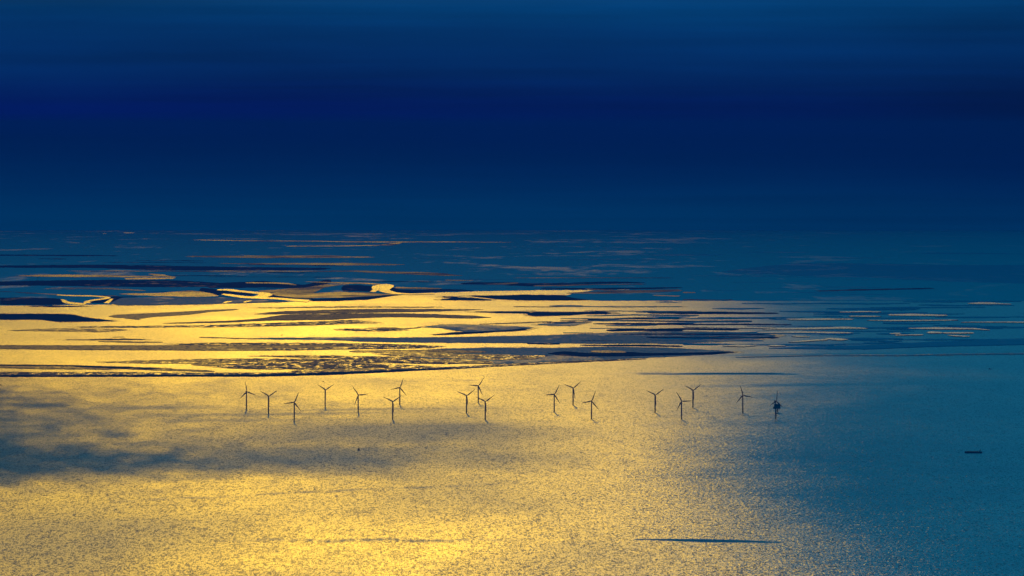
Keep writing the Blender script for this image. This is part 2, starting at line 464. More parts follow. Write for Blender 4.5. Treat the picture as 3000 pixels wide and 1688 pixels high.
A = (0.0, 660.0, 2.576); B = (1000.0, 660.0, 2.576); C = (2000.0, 660.0, 2.576)
def j(a, b=None, c=None):
    """join the same bar traced over neighbouring crops, in crop A coordinates"""
    o = list(a)
    for k, q in ((1, b), (2, c)):
        if q: o += [(x + 2576 * k, y1, y2) for x, y1, y2 in q]
    return o
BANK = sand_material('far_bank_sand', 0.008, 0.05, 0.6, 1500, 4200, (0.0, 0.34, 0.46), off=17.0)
def build_flats():
    # the far flats, one wide low shelf
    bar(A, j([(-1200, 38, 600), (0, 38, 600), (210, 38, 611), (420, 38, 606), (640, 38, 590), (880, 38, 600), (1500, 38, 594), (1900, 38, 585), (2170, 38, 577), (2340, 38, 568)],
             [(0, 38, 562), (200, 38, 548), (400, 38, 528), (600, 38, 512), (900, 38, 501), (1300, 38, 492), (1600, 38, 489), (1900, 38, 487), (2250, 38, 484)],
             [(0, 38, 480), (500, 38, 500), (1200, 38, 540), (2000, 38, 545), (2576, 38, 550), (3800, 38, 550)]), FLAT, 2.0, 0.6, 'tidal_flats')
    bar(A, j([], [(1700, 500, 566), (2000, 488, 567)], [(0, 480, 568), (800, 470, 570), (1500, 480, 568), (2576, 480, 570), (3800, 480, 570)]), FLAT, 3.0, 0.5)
    hh = 2.6
    # darker spits on the flats
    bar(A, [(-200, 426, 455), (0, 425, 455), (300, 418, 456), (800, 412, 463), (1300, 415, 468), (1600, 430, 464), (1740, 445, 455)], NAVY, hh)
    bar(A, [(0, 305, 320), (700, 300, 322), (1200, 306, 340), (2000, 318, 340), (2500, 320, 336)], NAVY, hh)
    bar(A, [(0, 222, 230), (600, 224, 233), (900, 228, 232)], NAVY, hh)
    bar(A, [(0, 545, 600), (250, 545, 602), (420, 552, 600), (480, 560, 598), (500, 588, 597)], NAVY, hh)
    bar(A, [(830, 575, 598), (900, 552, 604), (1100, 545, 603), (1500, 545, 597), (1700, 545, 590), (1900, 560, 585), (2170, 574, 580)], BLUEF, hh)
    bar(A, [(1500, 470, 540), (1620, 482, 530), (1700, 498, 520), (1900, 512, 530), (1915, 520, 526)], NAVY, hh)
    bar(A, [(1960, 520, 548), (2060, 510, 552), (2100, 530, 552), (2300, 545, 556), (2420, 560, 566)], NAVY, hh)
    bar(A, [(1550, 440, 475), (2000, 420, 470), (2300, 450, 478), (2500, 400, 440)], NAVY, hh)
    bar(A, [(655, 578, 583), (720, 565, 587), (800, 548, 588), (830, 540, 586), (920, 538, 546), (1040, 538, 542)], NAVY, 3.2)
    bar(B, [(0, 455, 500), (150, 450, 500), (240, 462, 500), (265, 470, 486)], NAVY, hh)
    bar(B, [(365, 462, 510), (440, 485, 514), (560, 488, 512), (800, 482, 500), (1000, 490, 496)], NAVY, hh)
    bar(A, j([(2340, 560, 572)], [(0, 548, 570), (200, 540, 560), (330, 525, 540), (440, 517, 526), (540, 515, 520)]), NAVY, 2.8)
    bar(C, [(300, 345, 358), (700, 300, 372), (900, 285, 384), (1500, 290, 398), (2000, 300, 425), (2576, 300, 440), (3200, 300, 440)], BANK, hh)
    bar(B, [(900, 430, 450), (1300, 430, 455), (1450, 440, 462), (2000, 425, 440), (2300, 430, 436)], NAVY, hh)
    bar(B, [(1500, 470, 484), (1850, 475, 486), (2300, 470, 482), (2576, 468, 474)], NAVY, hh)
    for _ in range(46):      # thin drainage ridges
        x0 = rng.uniform(-200, 7400); y0 = rng.uniform(200, 545); ln = rng.uniform(200, 1100); th = rng.uniform(2, 6)
        bar(A, [(x0, y0, y0 + 1), (x0 + ln * 0.3, y0 - th * 0.3, y0 + th * 0.7), (x0 + ln * 0.7, y0, y0 + th), (x0 + ln, y0 + 3, y0 + 4)], BANK if x0 > 2800 else (NAVY if rng.rand() < 0.75 else BLUEF), 2.7)
    # sheen of standing water and channels over the flats
    hh = 3.0
    bar(A, [(140, 377, 385), (400, 372, 390), (800, 375, 391), (1050, 382, 391), (1220, 386, 389)], SHEEN, hh, name='tide_pool')
    bar(A, [(1120, 366, 369), (1170, 366, 380), (1230, 372, 388), (1330, 390, 394)], SHEEN, hh, name='tide_pool')
    bar(A, [(940, 400, 409), (1100, 394, 409), (1320, 396, 402)], SHEEN, hh, name='tide_pool')
    bar(A, [(900, 515, 522), (1200, 512, 535), (1430, 492, 540), (1520, 500, 540), (1650, 528, 536)], SHEEN, hh, name='tide_pool')
    bar(A, [(330, 478, 481), (800, 474, 482), (1100, 490, 497)], FAINT, hh, name='tide_pool')
    bar(A, [(0, 497, 500), (500, 524, 530), (900, 532, 536)], FAINT, hh, name='tide_pool')
    bar(A, j([(1950, 494, 500), (2100, 485, 520), (2300, 470, 545), (2450, 448, 470)], [(0, 446, 450), (60, 446, 449)]), FAINT, hh, name='tide_pool')
    bar(A, j([(2050, 505, 530), (2300, 515, 552)], [(0, 503, 545), (200, 507, 538), (320, 516, 528), (440, 519, 523)]), SHEEN, hh, name='tide_pool')
    bar(A, [(1850, 432, 436), (2100, 432, 440), (2190, 438, 450), (2240, 450, 454)], SHEEN, hh, name='tide_pool')
    bar(A, j([(2300, 424, 428)], [(0, 430, 440), (180, 433, 442), (280, 440, 446)]), SHEEN, hh, name='tide_pool')
    bar(A, j([(1450, 108, 111), (1900, 116, 121), (2576, 119, 125)], [(0, 120, 128), (300, 121, 130), (850, 124, 129), (1300, 127, 130)]), SHEEN, hh, 0.2, name='tide_pool')
    bar(A, j([(2150, 156, 160), (2560, 155, 159)], [(0, 154, 159), (280, 148, 154), (400, 134, 150), (440, 128, 140), (470, 127, 130)]), SHEEN, hh, 0.2, name='tide_pool')
    bar(A, j([(1400, 231, 238), (2000, 229, 248), (2560, 228, 245)], [(0, 234, 246), (250, 238, 243)]), FAINT, hh, name='tide_pool')
    bar(A, j([(1650, 287, 290), (2300, 285, 299), (2560, 285, 301)], [(0, 281, 302), (250, 289, 302), (480, 295, 299)]), FAINT, hh, name='tide_pool')
    bar(A, j([(500, 343, 347), (1500, 344, 350), (2560, 344, 350)], [(0, 340, 348), (300, 348, 360), (600, 354, 374), (800, 364, 383), (920, 379, 384)]), FAINT, hh, name='tide_pool')
    bar(B, [(400, 466, 478), (600, 470, 483), (760, 474, 479)], SHEEN, hh, name='tide_pool')
    bar(B, [(1300, 396, 399), (2000, 394, 398), (2500, 396, 399)], FAINT, hh, 0.2, name='tide_pool')
    bar(B, [(1450, 455, 461), (1650, 450, 459), (1900, 446, 451), (2300, 440, 446)], FAINT, hh, name='tide_pool')
    bar(B, [(780, 412, 416), (900, 414, 420), (1000, 416, 419)], SHEEN, hh, name='tide_pool')
    bar(B, [(1100, 443, 447), (1250, 436, 446), (1340, 432, 438)], FAINT, hh, name='tide_pool')
    bar(B, [(1840, 478, 484), (2100, 492, 500), (2560, 484, 494)], FAINT, hh, name='tide_pool')
    bar(B, [(1700, 508, 514), (1950, 500, 517), (2300, 492, 510), (2576, 488, 498)], FAINT, hh, name='tide_pool')
    bar(B, [(2350, 526, 532), (2560, 530, 538)], SHEEN, hh, name='tide_pool')
    bar(C, [(0, 502, 512), (100, 505, 512)], SHEEN, hh, name='tide_pool')
    bar(C, [(0, 558, 565), (150, 560, 566), (380, 562, 566)], SHEEN, hh, name='tide_pool')
    bar(C, [(1000, 494, 500), (1300, 482, 494), (1900, 472, 480)], FAINT, hh, name='tide_pool')
    ribbon(A, [(1640, 488, 6), (1720, 487, 12), (1790, 496, 12), (1890, 506, 12), (1985, 515, 18), (2005, 525, 20), (1960, 540, 18), (1960, 548, 14), (2080, 552, 12), (2200, 562, 14), (2330, 572, 16)], STILL, 3.4)
    ribbon(A, [(1680, 519, 6), (1740, 528, 12), (1830, 540, 14), (1920, 546, 14), (2010, 549, 14)], STILL, 3.5)
    ribbon(B, [(235, 502, 8), (262, 485, 10), (275, 465, 18), (330, 452, 16), (358, 458, 16), (335, 472, 18), (320, 486, 18), (345, 500, 16), (420, 514, 12), (540, 519, 8), (700, 514, 8)], STILL, 3.4)
    ribbon(B, [(0, 436, 5), (130, 438, 7), (260, 444, 8), (300, 452, 8)], SHEEN, 3.2)
    ribbon(A, [(430, 526, 5), (560, 532, 7), (700, 534, 7), (810, 544, 8), (790, 554, 8), (700, 566, 8), (655, 578, 8), (660, 588, 12)], STILL, 3.4)
    ribbon(A, [(845, 555, 4), (820, 575, 6), (800, 588, 8)], STILL, 3.4)
    ribbon(A, [(462, 560, 4), (480, 566, 6), (500, 580, 10), (560, 590, 14), (640, 596, 14)], STILL, 3.4)
    for x0, y0, n_ in ((1690, 578, 3), (1840, 574, 4)):
        ribbon(A, [(x0, y0 + 8, 4), (x0 + 25, y0, 6), (x0 + 60, y0 - 4, 4)], STILL, 3.4)
    # bars standing in the bright shallows
    hb = 1.6
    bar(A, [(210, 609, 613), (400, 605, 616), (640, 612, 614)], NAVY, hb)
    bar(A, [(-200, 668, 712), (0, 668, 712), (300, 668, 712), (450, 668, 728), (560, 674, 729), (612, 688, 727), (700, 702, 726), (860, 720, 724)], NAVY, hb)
    bar(A, [(820, 684, 692), (870, 674, 696), (960, 671, 700), (1060, 667, 704), (1150, 662, 692), (1400, 650, 676), (1600, 637, 652), (1800, 631, 636)], BROWN, hb)
    bar(A, [(930, 694, 700), (1000, 698, 708), (1060, 706, 714)], BROWN, hb)
    bar(A, [(80, 793, 796), (300, 785, 797), (430, 777, 799), (600, 782, 803), (740, 782, 805), (850, 782, 800), (960, 787, 789)], BROWNG, hb)
    bar(A, [(500, 863, 865), (700, 862, 866), (850, 857, 865), (960, 857, 864), (1095, 860, 863)], NAVY, hb)
    bar(A, [(740, 874, 878), (1000, 876, 884), (1230, 880, 885)], BROWN, hb)
    bar(A, [(850, 842, 844), (940, 841, 845)], BROWN, hb)
    bar(A, j([(600, 767, 770), (900, 761, 772), (1500, 757, 768), (2000, 740, 762), (2560, 722, 748)], [(0, 713, 742), (120, 714, 742), (225, 734, 741)]), NAVYG, hb)
    bar(A, j([(1230, 738, 741), (1700, 722, 734), (1950, 705, 722), (2100, 680, 718), (2200, 672, 716), (2560, 668, 712)],
             [(0, 664, 705), (400, 664, 692), (650, 668, 696), (800, 675, 700), (950, 680, 703), (1050, 685, 703), (1130, 692, 698)]), MIDGREY, hb)
    bar(A, j([(1920, 668, 672), (2100, 650, 670), (2560, 635, 664)], [(0, 633, 662), (500, 630, 655), (900, 633, 644), (1070, 636, 638)]), MIDGREY, hb)
    bar(A, j([(1950, 622, 625), (2560, 613, 619)], [(0, 613, 619), (300, 614, 619), (700, 617, 620)]), NAVYG, hb)
    bar(A, j([(-200, 903, 932), (0, 904, 932), (600, 905, 940), (1200, 905, 942), (1600, 900, 945), (2000, 896, 945), (2560, 905, 937)], [(0, 905, 934), (300, 912, 926)]), BROWN, hb)
    bar(A, j([(1350, 896, 901), (1600, 886, 904), (2000, 888, 906), (2560, 888, 904)], [(0, 890, 910), (500, 900, 920), (760, 912, 920)]), NAVYG, 3)
    bar(A, j([(2000, 930, 940), (2300, 925, 938)], [(0, 920, 934), (300, 918, 930), (620, 922, 926)]), NAVYG, 3)
    bar(A, j([(1900, 850, 860), (2560, 846, 864)], [(0, 845, 872), (400, 848, 882), (800, 845, 885), (1300, 836, 888), (1700, 825, 890), (2000, 812, 893), (2400, 800, 890)],
             [(0, 795, 888), (300, 800, 880), (700, 815, 850)]), BLUEF, hb)
    bar(A, [(1500, 842, 846), (1700, 847, 852), (1950, 855, 860)], BROWN, hb)
    bar(A, [(800, 1030, 1036), (1100, 1020, 1042), (1500, 1010, 1042), (1900, 1006, 1030), (2200, 1010, 1024)], BROWNG, hb)
    bar(A, [(1440, 1050, 1054), (1600, 1044, 1062), (1750, 1042, 1066)], BROWN, hb)
    bar(A, j([(1640, 1060, 1068), (1700, 1052, 1076), (1850, 1040, 1082), (2100, 1030, 1085), (2400, 1026, 1085), (2560, 1028, 1080)], [(0, 1035, 1078), (300, 1046, 1076), (600, 1060, 1080), (720, 1070, 1078)]), NAVYG, 2.2)
    bar(A, j([(1960, 984, 988), (2250, 982, 996), (2560, 984, 1000)], [(0, 988, 1006), (300, 990, 1012), (600, 996, 1012)]), NAVYG, 2.2)
    bar(A, j([(1600, 1012, 1018), (1960, 1008, 1020), (2560, 1008, 1022)], [(0, 1012, 1028), (500, 1020, 1040), (900, 1035, 1045)]), NAVYG, 2.8)
    bar(A, [(-200, 1050, 1074), (0, 1052, 1076), (300, 1055, 1084), (800, 1066, 1088), (900, 1065, 1082), (1200, 1078, 1094), (1620, 1096, 1106)], BROWN, hb)
    bar(A, [(-200, 1050, 1056), (0, 1051, 1058), (500, 1056, 1064), (800, 1064, 1076), (1200, 1076, 1084)], NAVY, 3)
    bar(A, j([(-200, 1104, 1138), (0, 1105, 1138), (400, 1108, 1138), (800, 1107, 1137), (1200, 1110, 1132), (1600, 1112, 1130), (2000, 1112, 1132), (2560, 1106, 1124)],
             [(0, 1105, 1119), (300, 1088, 1108), (600, 1076, 1092), (900, 1066, 1080), (1200, 1048, 1062), (1500, 1034, 1046), (2000, 1014, 1022), (2300, 1004, 1008)]), NAVYG, 2.4)
    bar(A, j([(-200, 1128, 1139), (0, 1130, 1140), (1200, 1128, 1138), (2000, 1124, 1137), (2560, 1108, 1124)], [(0, 1106, 1120), (300, 1097, 1108), (600, 1083, 1091), (900, 1071, 1079)]), NAVY, 3.2)
    bar(A, j([(2200, 1096, 1104), (2500, 1088, 1106)], [(0, 1082, 1106), (300, 1076, 1094), (620, 1078, 1086)]), BROWNG, 1.8)
    # middle flats in front of the shore
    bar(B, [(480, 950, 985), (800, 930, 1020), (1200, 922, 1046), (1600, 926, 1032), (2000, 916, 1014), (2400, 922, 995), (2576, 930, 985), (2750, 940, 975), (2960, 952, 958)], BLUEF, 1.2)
    bar(B, [(60, 945, 955), (400, 940, 960), (800, 940, 966), (1100, 950, 960)], BROWN, 2.0)
    bar(B, [(300, 960, 975), (700, 965, 1000), (1200, 975, 1015), (1500, 990, 1010)], BROWNG, 2.6)
    bar(B, [(500, 1008, 1020), (900, 1010, 1040), (1150, 1025, 1042)], BROWNG, 2.9)
    bar(B, [(1000, 990, 1000), (1300, 985, 998), (1560, 980, 988)], NAVYG, 3.4)
    bar(B, [(1560, 965, 968), (1620, 955, 976), (1700, 950, 982), (1800, 960, 987), (1950, 968, 987), (2100, 960, 986), (2170, 955, 985), (2300, 965, 982), (2576, 962, 976), (2776, 956, 972), (2960, 953, 957)], NAVY, 4.0)
    bar(B, [(1880, 946, 956), (2000, 944, 962), (2120, 948, 962), (2150, 956, 960)], SHEEN, 4.6, name='tide_pool')
    # islands on the right half
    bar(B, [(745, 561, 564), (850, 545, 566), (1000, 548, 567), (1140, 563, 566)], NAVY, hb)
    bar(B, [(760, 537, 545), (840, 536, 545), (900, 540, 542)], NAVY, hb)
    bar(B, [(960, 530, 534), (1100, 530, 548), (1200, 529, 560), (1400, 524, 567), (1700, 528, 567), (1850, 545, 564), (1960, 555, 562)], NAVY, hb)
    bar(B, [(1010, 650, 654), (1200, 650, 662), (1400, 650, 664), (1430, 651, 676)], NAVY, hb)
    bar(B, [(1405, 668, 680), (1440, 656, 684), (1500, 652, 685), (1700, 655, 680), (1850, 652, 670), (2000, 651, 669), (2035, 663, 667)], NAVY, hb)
    bar(B, [(620, 766, 770), (730, 750, 772), (880, 748, 798), (1000, 750, 812), (1200, 758, 802), (1350, 765, 791), (1445, 772, 776)], BLUEF, hb)
    bar(B, [(690, 824, 828), (850, 808, 823), (1000, 804, 815), (1200, 796, 803), (1400, 776, 790)], NAVY, 2.0)
    bar(B, [(200, 772, 776), (400, 770, 784), (460, 778, 784), (600, 768, 774)], BROWN, hb)
    bar(B, [(0, 781, 792), (100, 780, 796), (300, 780, 797), (420, 788, 792)], NAVYG, 2.0)
    bar(B, [(1480, 745, 750), (1600, 738, 758), (1700, 732, 758), (1755, 738, 756), (1850, 726, 735)], BLUEF, hb)
    bar(B, [(1040, 744, 747), (1300, 735, 740), (1500, 726, 732), (1590, 724, 726)], BROWN, hb)
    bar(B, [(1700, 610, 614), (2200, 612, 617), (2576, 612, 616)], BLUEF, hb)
    bar(B, [(1300, 612, 615), (1700, 614, 617)], BROWN, hb)
    for pts in ([(1860, 708, 712), (2200, 695, 706), (2560, 700, 708)], [(2310, 656, 662), (2576, 650, 668), (2900, 652, 668), (3300, 660, 666)],
                [(2000, 785, 798), (2300, 780, 795), (2576, 776, 800), (3000, 782, 790)], [(1740, 862, 870), (2000, 860, 880), (2350, 868, 880)],
                [(1400, 889, 894), (1650, 893, 898)], [(1800, 902, 906), (2300, 900, 912), (2576, 908, 914)], [(1650, 718, 722), (2100, 714, 720), (2600, 720, 728), (3100, 718, 726)],
                [(1850, 680, 684), (2200, 672, 678), (2700, 676, 684)], [(1900, 740, 744), (2500, 738, 750), (3000, 742, 750), (3400, 746, 750)],
                [(2100, 820, 824), (2500, 816, 826), (3200, 820, 828)], [(2300, 842, 850), (2800, 838, 856), (3300, 842, 850)]):
        bar(B, pts, BLUEF if rng.rand() < 0.4 else NAVY, 2.4)
    # streaky shallows far right: many long low ridges
    for _ in range(85):
        x0 = rng.uniform(1500, 4700); y0 = rng.uniform(575, 905); ln = rng.uniform(180, 900); th = rng.uniform(2, 9)
        if x0 + ln < 2300 and rng.rand() < 0.6: continue
        dy = rng.uniform(-3, 3)
        bar(B, [(x0, y0, y0 + 1), (x0 + ln * 0.35, y0 - th * 0.4 + dy * .4, y0 + th * 0.6), (x0 + ln * 0.7, y0 - th * .2 + dy, y0 + th * .7 + dy), (x0 + ln, y0 + dy, y0 + 1 + dy)],
            BANK if x0 > 2250 else (BLUEF if rng.rand() < 0.6 else NAVY), 2.4)
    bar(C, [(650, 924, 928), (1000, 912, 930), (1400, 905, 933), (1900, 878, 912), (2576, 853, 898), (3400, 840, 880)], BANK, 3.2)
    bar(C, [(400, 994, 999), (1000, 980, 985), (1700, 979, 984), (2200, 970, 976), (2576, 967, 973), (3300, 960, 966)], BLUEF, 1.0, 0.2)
    for pts in ([(780, 706, 711), (900, 704, 714), (1100, 703, 713), (1290, 707, 711)], [(1390, 716, 718), (1600, 715, 722), (1900, 714, 720), (2080, 714, 716)],
                [(2100, 730, 733), (2350, 727, 732), (2576, 728, 735), (2800, 730, 734)], [(1840, 806, 812), (1880, 800, 815), (1960, 806, 814)],
                [(1960, 808, 814), (2050, 806, 818), (2200, 808, 815)], [(1700, 776, 780), (1900, 770, 784), (2200, 776, 784), (2320, 788, 792)],
                [(1600, 826, 832), (1820, 822, 828)], [(2000, 828, 832), (2100, 832, 840), (2170, 836, 840)], [(1560, 815, 820), (1640, 811, 820), (1650, 815, 818)],
                [(1070, 852, 856), (1120, 849, 862), (1180, 853, 869), (1250, 860, 864)], [(800, 880, 884), (1000, 862, 872), (1100, 860, 866)],
                [(820, 834, 838), (880, 834, 841), (960, 838, 841)], [(560, 806, 812), (900, 800, 812), (1200, 806, 815), (1290, 810, 812)],
                [(600, 780, 788), (1000, 772, 784), (1250, 766, 780), (1400, 776, 780)], [(300, 905, 910), (450, 900, 916), (560, 904, 908)], [(640, 905, 910), (700, 902, 912), (780, 908, 911)],
                [(2150, 588, 592), (2250, 580, 594), (2350, 584, 594), (2480, 594, 597)], [(1180, 652, 656), (1400, 648, 655), (1500, 652, 654)],
                [(1550, 672, 680), (1750, 668, 682), (2000, 678, 684)], [(1250, 684, 688), (1400, 682, 690), (1500, 686, 689)], [(80, 738, 744), (250, 734, 744), (500, 738, 741)],
                [(0, 790, 800), (400, 796, 806), (560, 800, 803)], [(0, 755, 768), (400, 762, 776), (700, 770, 774)]):
        bar(C, pts, GLINT, 3.0, 0.3, name='tide_pool')
    # bright distant shore glints
    bar(A, [(930, 55, 59), (955, 54, 61), (985, 55, 60), (1022, 57, 59)], GLINT, 4, 0.1, name='tide_pool')
    bar(A, [(775, 62, 66), (805, 61, 65)], GLINT, 4, 0.1, name='tide_pool')
build_flats()

# ------------------------------------------------------------------ object helpers
def tag(o, label=None, cat=None, group=None):
    if label: o['label'] = label
    if cat: o['category'] = cat
    if group: o['group'] = group
def thing(name, label, cat, loc, rz=0.0, group=None):
    o = bpy.data.objects.new(name, None); col.objects.link(o)
    o.location = loc; o.rotation_euler = (0, 0, rz); o.empty_display_size = 5
    tag(o, label, cat, group)
    return o
class MB:
    def __init__(s): s.v = []; s.f = []
    def add(s, v, f):
        n = len(s.v); s.v += [tuple(q) for q in v]; s.f += [tuple(i + n for i in q) for q in f]; return s
    def box(s, c, d, m=None):
        x, y, z = [q / 2 for q in d]
        v = [Vector((a * x, b * y, e * z)) for e in (-1, 1) for b in (-1, 1) for a in (-1, 1)]
        if m is not None: v = [m @ q for q in v]
        v = [q + Vector(c) for q in v]
        return s.add(v, [(0, 2, 3, 1), (4, 5, 7, 6), (0, 1, 5, 4), (2, 6, 7, 3), (0, 4, 6, 2), (1, 3, 7, 5)])
    def lathe(s, prof, n=20, c=(0, 0, 0), axis='Z'):
        """prof = (radius, height)"""
        v = []; f = []
        for r, h in prof:
            for k in range(n):
                a = 2 * math.pi * k / n
                p = Vector((r * math.cos(a), r * math.sin(a), h))
                if axis == 'Y': p = Vector((p.x, p.z, p.y))
                v.append(p + Vector(c))
        for i in range(len(prof) - 1):
            for k in range(n):
                a, b = i * n + k, i * n + (k + 1) % n
                f.append((a, b, b + n, a + n) if axis == 'Z' else (a, a + n, b + n, b))
        f.append(tuple(range(n))[::-1] if axis == 'Z' else tuple(range(n)))
        t = [(len(prof) - 1) * n + k for k in range(n)]
        f.append(tuple(t) if axis == 'Z' else tuple(t[::-1]))
        return s.add(v, f)
    def bar(s, a, b, r, n=8):
        a, b = Vector(a), Vector(b); d = b - a
        q = d.to_track_quat('Z', 'Y').to_matrix()
        v = []
        for e in (a, b):
            for k in range(n):
                t = 2 * math.pi * k / n
                v.append(e + q @ Vector((r * math.cos(t), r * math.sin(t), 0)))
        f = [(k, (k + 1) % n, (k + 1) % n + n, k + n) for k in range(n)] + [tuple(range(n))[::-1], tuple(range(n, 2 * n))]
        return s.add(v, f)
    def loft(s, secs):
        n = len(secs[0]); v = [p for q in secs for p in q]; f = []
        for i in range(len(secs) - 1):
            for k in range(n):
                a, b = i * n + k, i * n + (k + 1) % n
                f.append((a, b, b + n, a + n))
        f.append(tuple(range(n))[::-1]); f.append(tuple((len(secs) - 1) * n + k for k in range(n)))
        return s.add(v, f)
    def build(s, name, mat, parent=None, smooth=False):
        o = link_mesh(name, s.v, s.f, mat, parent, smooth)
        bm = bmesh.new(); bm.from_mesh(o.data); bmesh.ops.recalc_face_normals(bm, faces=bm.faces); bm.to_mesh(o.data); bm.free()
        return o

# ------------------------------------------------------------------ wind turbine
HUB = 83.5; BLADE = 50.5
def make_turbine():
    t = thing('wind_turbine', '', 'wind turbine', (0, 0, 0))
    MB().lathe([(3.0, -8), (3.0, 5), (3.0, 14.6), (2.75, 16.4)], 24).build('foundation', YELLOW, t, False)
    p = MB().lathe([(2.6, 16.4), (4.9, 16.45), (4.9, 16.8), (2.6, 16.85)], 24)
    pl = p.build('platform', STEEL, t)
    r = MB()
    for k in range(16):
        a = 2 * math.pi * k / 16; b = 2 * math.pi * (k + 1) / 16
        r.bar((4.8 * math.cos(a), 4.8 * math.sin(a), 16.8), (4.8 * math.cos(a), 4.8 * math.sin(a), 18.0), 0.07, 5)
        r.bar((4.8 * math.cos(a), 4.8 * math.sin(a), 18.0), (4.8 * math.cos(b), 4.8 * math.sin(b), 18.0), 0.07, 5)
    r.build('railing', STEEL, pl)
    l = MB()
    for sx in (-0.45, 0.45): l.bar((sx, -3.3, -3), (sx, -3.3, 17), 0.22, 6)
    for k in range(18): l.bar((-0.45, -3.3, k), (0.45, -3.3, k), 0.06, 4)
    l.build('boat_ladder', YELLOW, t)
    MB().lathe([(3.1, 16.9), (3.05, 34), (2.9, 56), (2.65, HUB - 2.1)], 28).build('tower', PAINT, t, False)
    # nacelle lies along local Y, rotor end at -Y
    secs = []
    for yy, sx, sz, zc_ in ((-3.6, 1.5, 1.6, 0), (-2.4, 2.0, 2.05, 0), (4.0, 2.1, 2.15, 0.1), (8.2, 2.0, 2.0, 0.2), (9.4, 1.6, 1.5, 0.3)):
        secs.append([Vector((sx * (1 if abs(math.cos(a)) > .38 else .8) * (1 if math.cos(a) > 0 else -1) * min(1, abs(math.cos(a)) * 1.5), yy,
                             HUB + zc_ + sz * (1 if math.sin(a) > 0 else -1) * min(1, abs(math.sin(a)) * 1.5))) for a in [2 * math.pi * (k + .5) / 12 for k in range(12)]])
    nac = MB().loft(secs).build('nacelle', PAINT, t)
    MB().box((0, 6.3, HUB + 2.9), (3.2, 2.6, 1.3)).bar((0.8, 8.3, HUB + 2), (0.8, 8.3, HUB + 5), 0.08, 5).build('cooler', STEEL, nac)
    hub = MB().lathe([(0.35, -7.6), (1.1, -7.1), (1.75, -6.0), (1.9, -4.9), (1.7, -3.7)], 20, (0, 0, HUB), 'Y').build('hub', PAINT, t, True)
    return t
def blade_mesh():
    ch = [(1.3, 1.9, 1.9, 0), (3.5, 2.0, 1.9, 0), (7, 3.1, 1.3, 12), (11, 4.1, 0.95, 11), (16, 3.7, 0.75, 8), (24, 3.0, 0.55, 5), (33, 2.3, 0.42, 3), (42, 1.6, 0.3, 1.5), (49, 1.0, 0.18, 0.5), (BLADE + 1.3, 0.35, 0.08, 0)]
    secs = []
    for rr, c, th, tw in ch:
        s = []
        for k in range(10):
            a = 2 * math.pi * k / 10
            c_ = c * 1.55; x = math.cos(a) * c_ / 2 + (c * 0.18 if rr > 5 else 0); y = math.sin(a) * th / 2
            tr = math.radians(tw)
            s.append(Vector((x * math.cos(tr) - y * math.sin(tr), -4.9 + x * math.sin(tr) + y * math.cos(tr), rr)))
        secs.append(s)
    b = MB().loft(secs)
    o = b.build('blade', PAINT, None, True)
    return o
PROTO = make_turbine(); BL = blade_mesh(); bl_used = [False]
def dup(o, parent=None):
    c = o.copy(); col.objects.link(c); c.parent = parent
    for ch in o.children: dup(ch, c)
    return c
def place_turbine(hx, hy, phase, yaw, label):
    # the hub sits ahead of the tower axis
    gx, gy, gz = [float(v) for v in ground(hx, hy, HUB)]
    rz = math.radians(yaw)          # + turns the rotor towards the viewer's right
    ox, oy = math.sin(rz) * 4.9, -math.cos(rz) * 4.9
    bx, by = gx - ox, gy - oy
    r2 = bx * bx + by * by
    t = TURB.pop(0)
    t.location = (bx, by, -r2 / (2 * RE)); t.rotation_euler = (0, 0, rz)
    tag(t, label, 'wind turbine', 'wind turbines standing in the sea')
    for k in range(3):
        b = BL if not bl_used[0] else BL.copy()
        if bl_used[0]: col.objects.link(b)
        bl_used[0] = True
        b.parent = t; b.location = (0, 0, HUB)
        b.rotation_euler = (0, math.radians(phase + 120 * k), 0)
    return t
T = [
    (723.5, 1148.1, -11, 28, 'leftmost wind turbine of all, its top blade leaning slightly left of upright'),
    (787.8, 1160.7, 58.7, 26, 'second wind turbine from the left, Y-shaped rotor with one blade hanging down'),
    (862.6, 1179.1, 23, 12, 'third wind turbine from the left, nearest row, one blade pointing flat to the left'),
    (953.9, 1142.1, 60.5, 28, 'Y-shaped wind turbine just below the small dark workboat'),
    (1050.4, 1157.6, 84, 20, 'wind turbine fifth from left, one blade pointing flat right and one up left'),
    (1172.2, 1135.9, 19.7, 20, 'rear wind turbine of the crossing pair left of centre, one blade nearly upright'),
    (1151.1, 1176.9, 56, 15, 'front Y-shaped wind turbine of the crossing pair, right blade over the rear tower'),
    (1367.7, 1159.5, 53, 15, 'left wind turbine of the tight centre group of three, Y-shaped rotor'),
    (1401.9, 1130.7, 35.5, 18, 'rearmost wind turbine of the tight centre group of three, one blade flat to the left'),
    (1422.4, 1176.6, 55, 14, 'nearest turbine of the centre trio, left blade over the rear tower'),
    (1624.6, 1156.0, 27.5, 16, 'left wind turbine of the loose group right of centre, one blade flat left'),
    (1679.9, 1136.9, 51, 18, 'rear Y-shaped wind turbine between two others right of centre'),
    (1733.9, 1175.4, 20, 16, 'nearest wind turbine of the loose group right of centre, steep upright blade'),
    (1920.2, 1157.6, 56, 18, 'Y-shaped wind turbine standing left of the turbine with a flat right blade'),
    (1997.3, 1175.4, 89, 12, 'near wind turbine whose flat right blade reaches across the tower behind'),
    (2031.4, 1143.6, 56, 24, 'rear Y-shaped wind turbine with another turbine\'s blade crossing its tower'),
    (2177.0, 1158.0, -18, 14, 'lone wind turbine between the last Y-shaped turbine and the substation platform'),
    (2275.0, 1175.4, 6, 42, 'rightmost wind turbine, its tower in front of the dark boxy substation'),
]
TURB = [PROTO] + [dup(PROTO) for _ in range(len(T) - 1)]
for a in T: place_turbine(*a)

def sea_point(px, py):
    x, y, z = [float(v) for v in ground(px, py, 0.0)]
    return (x, y, z)

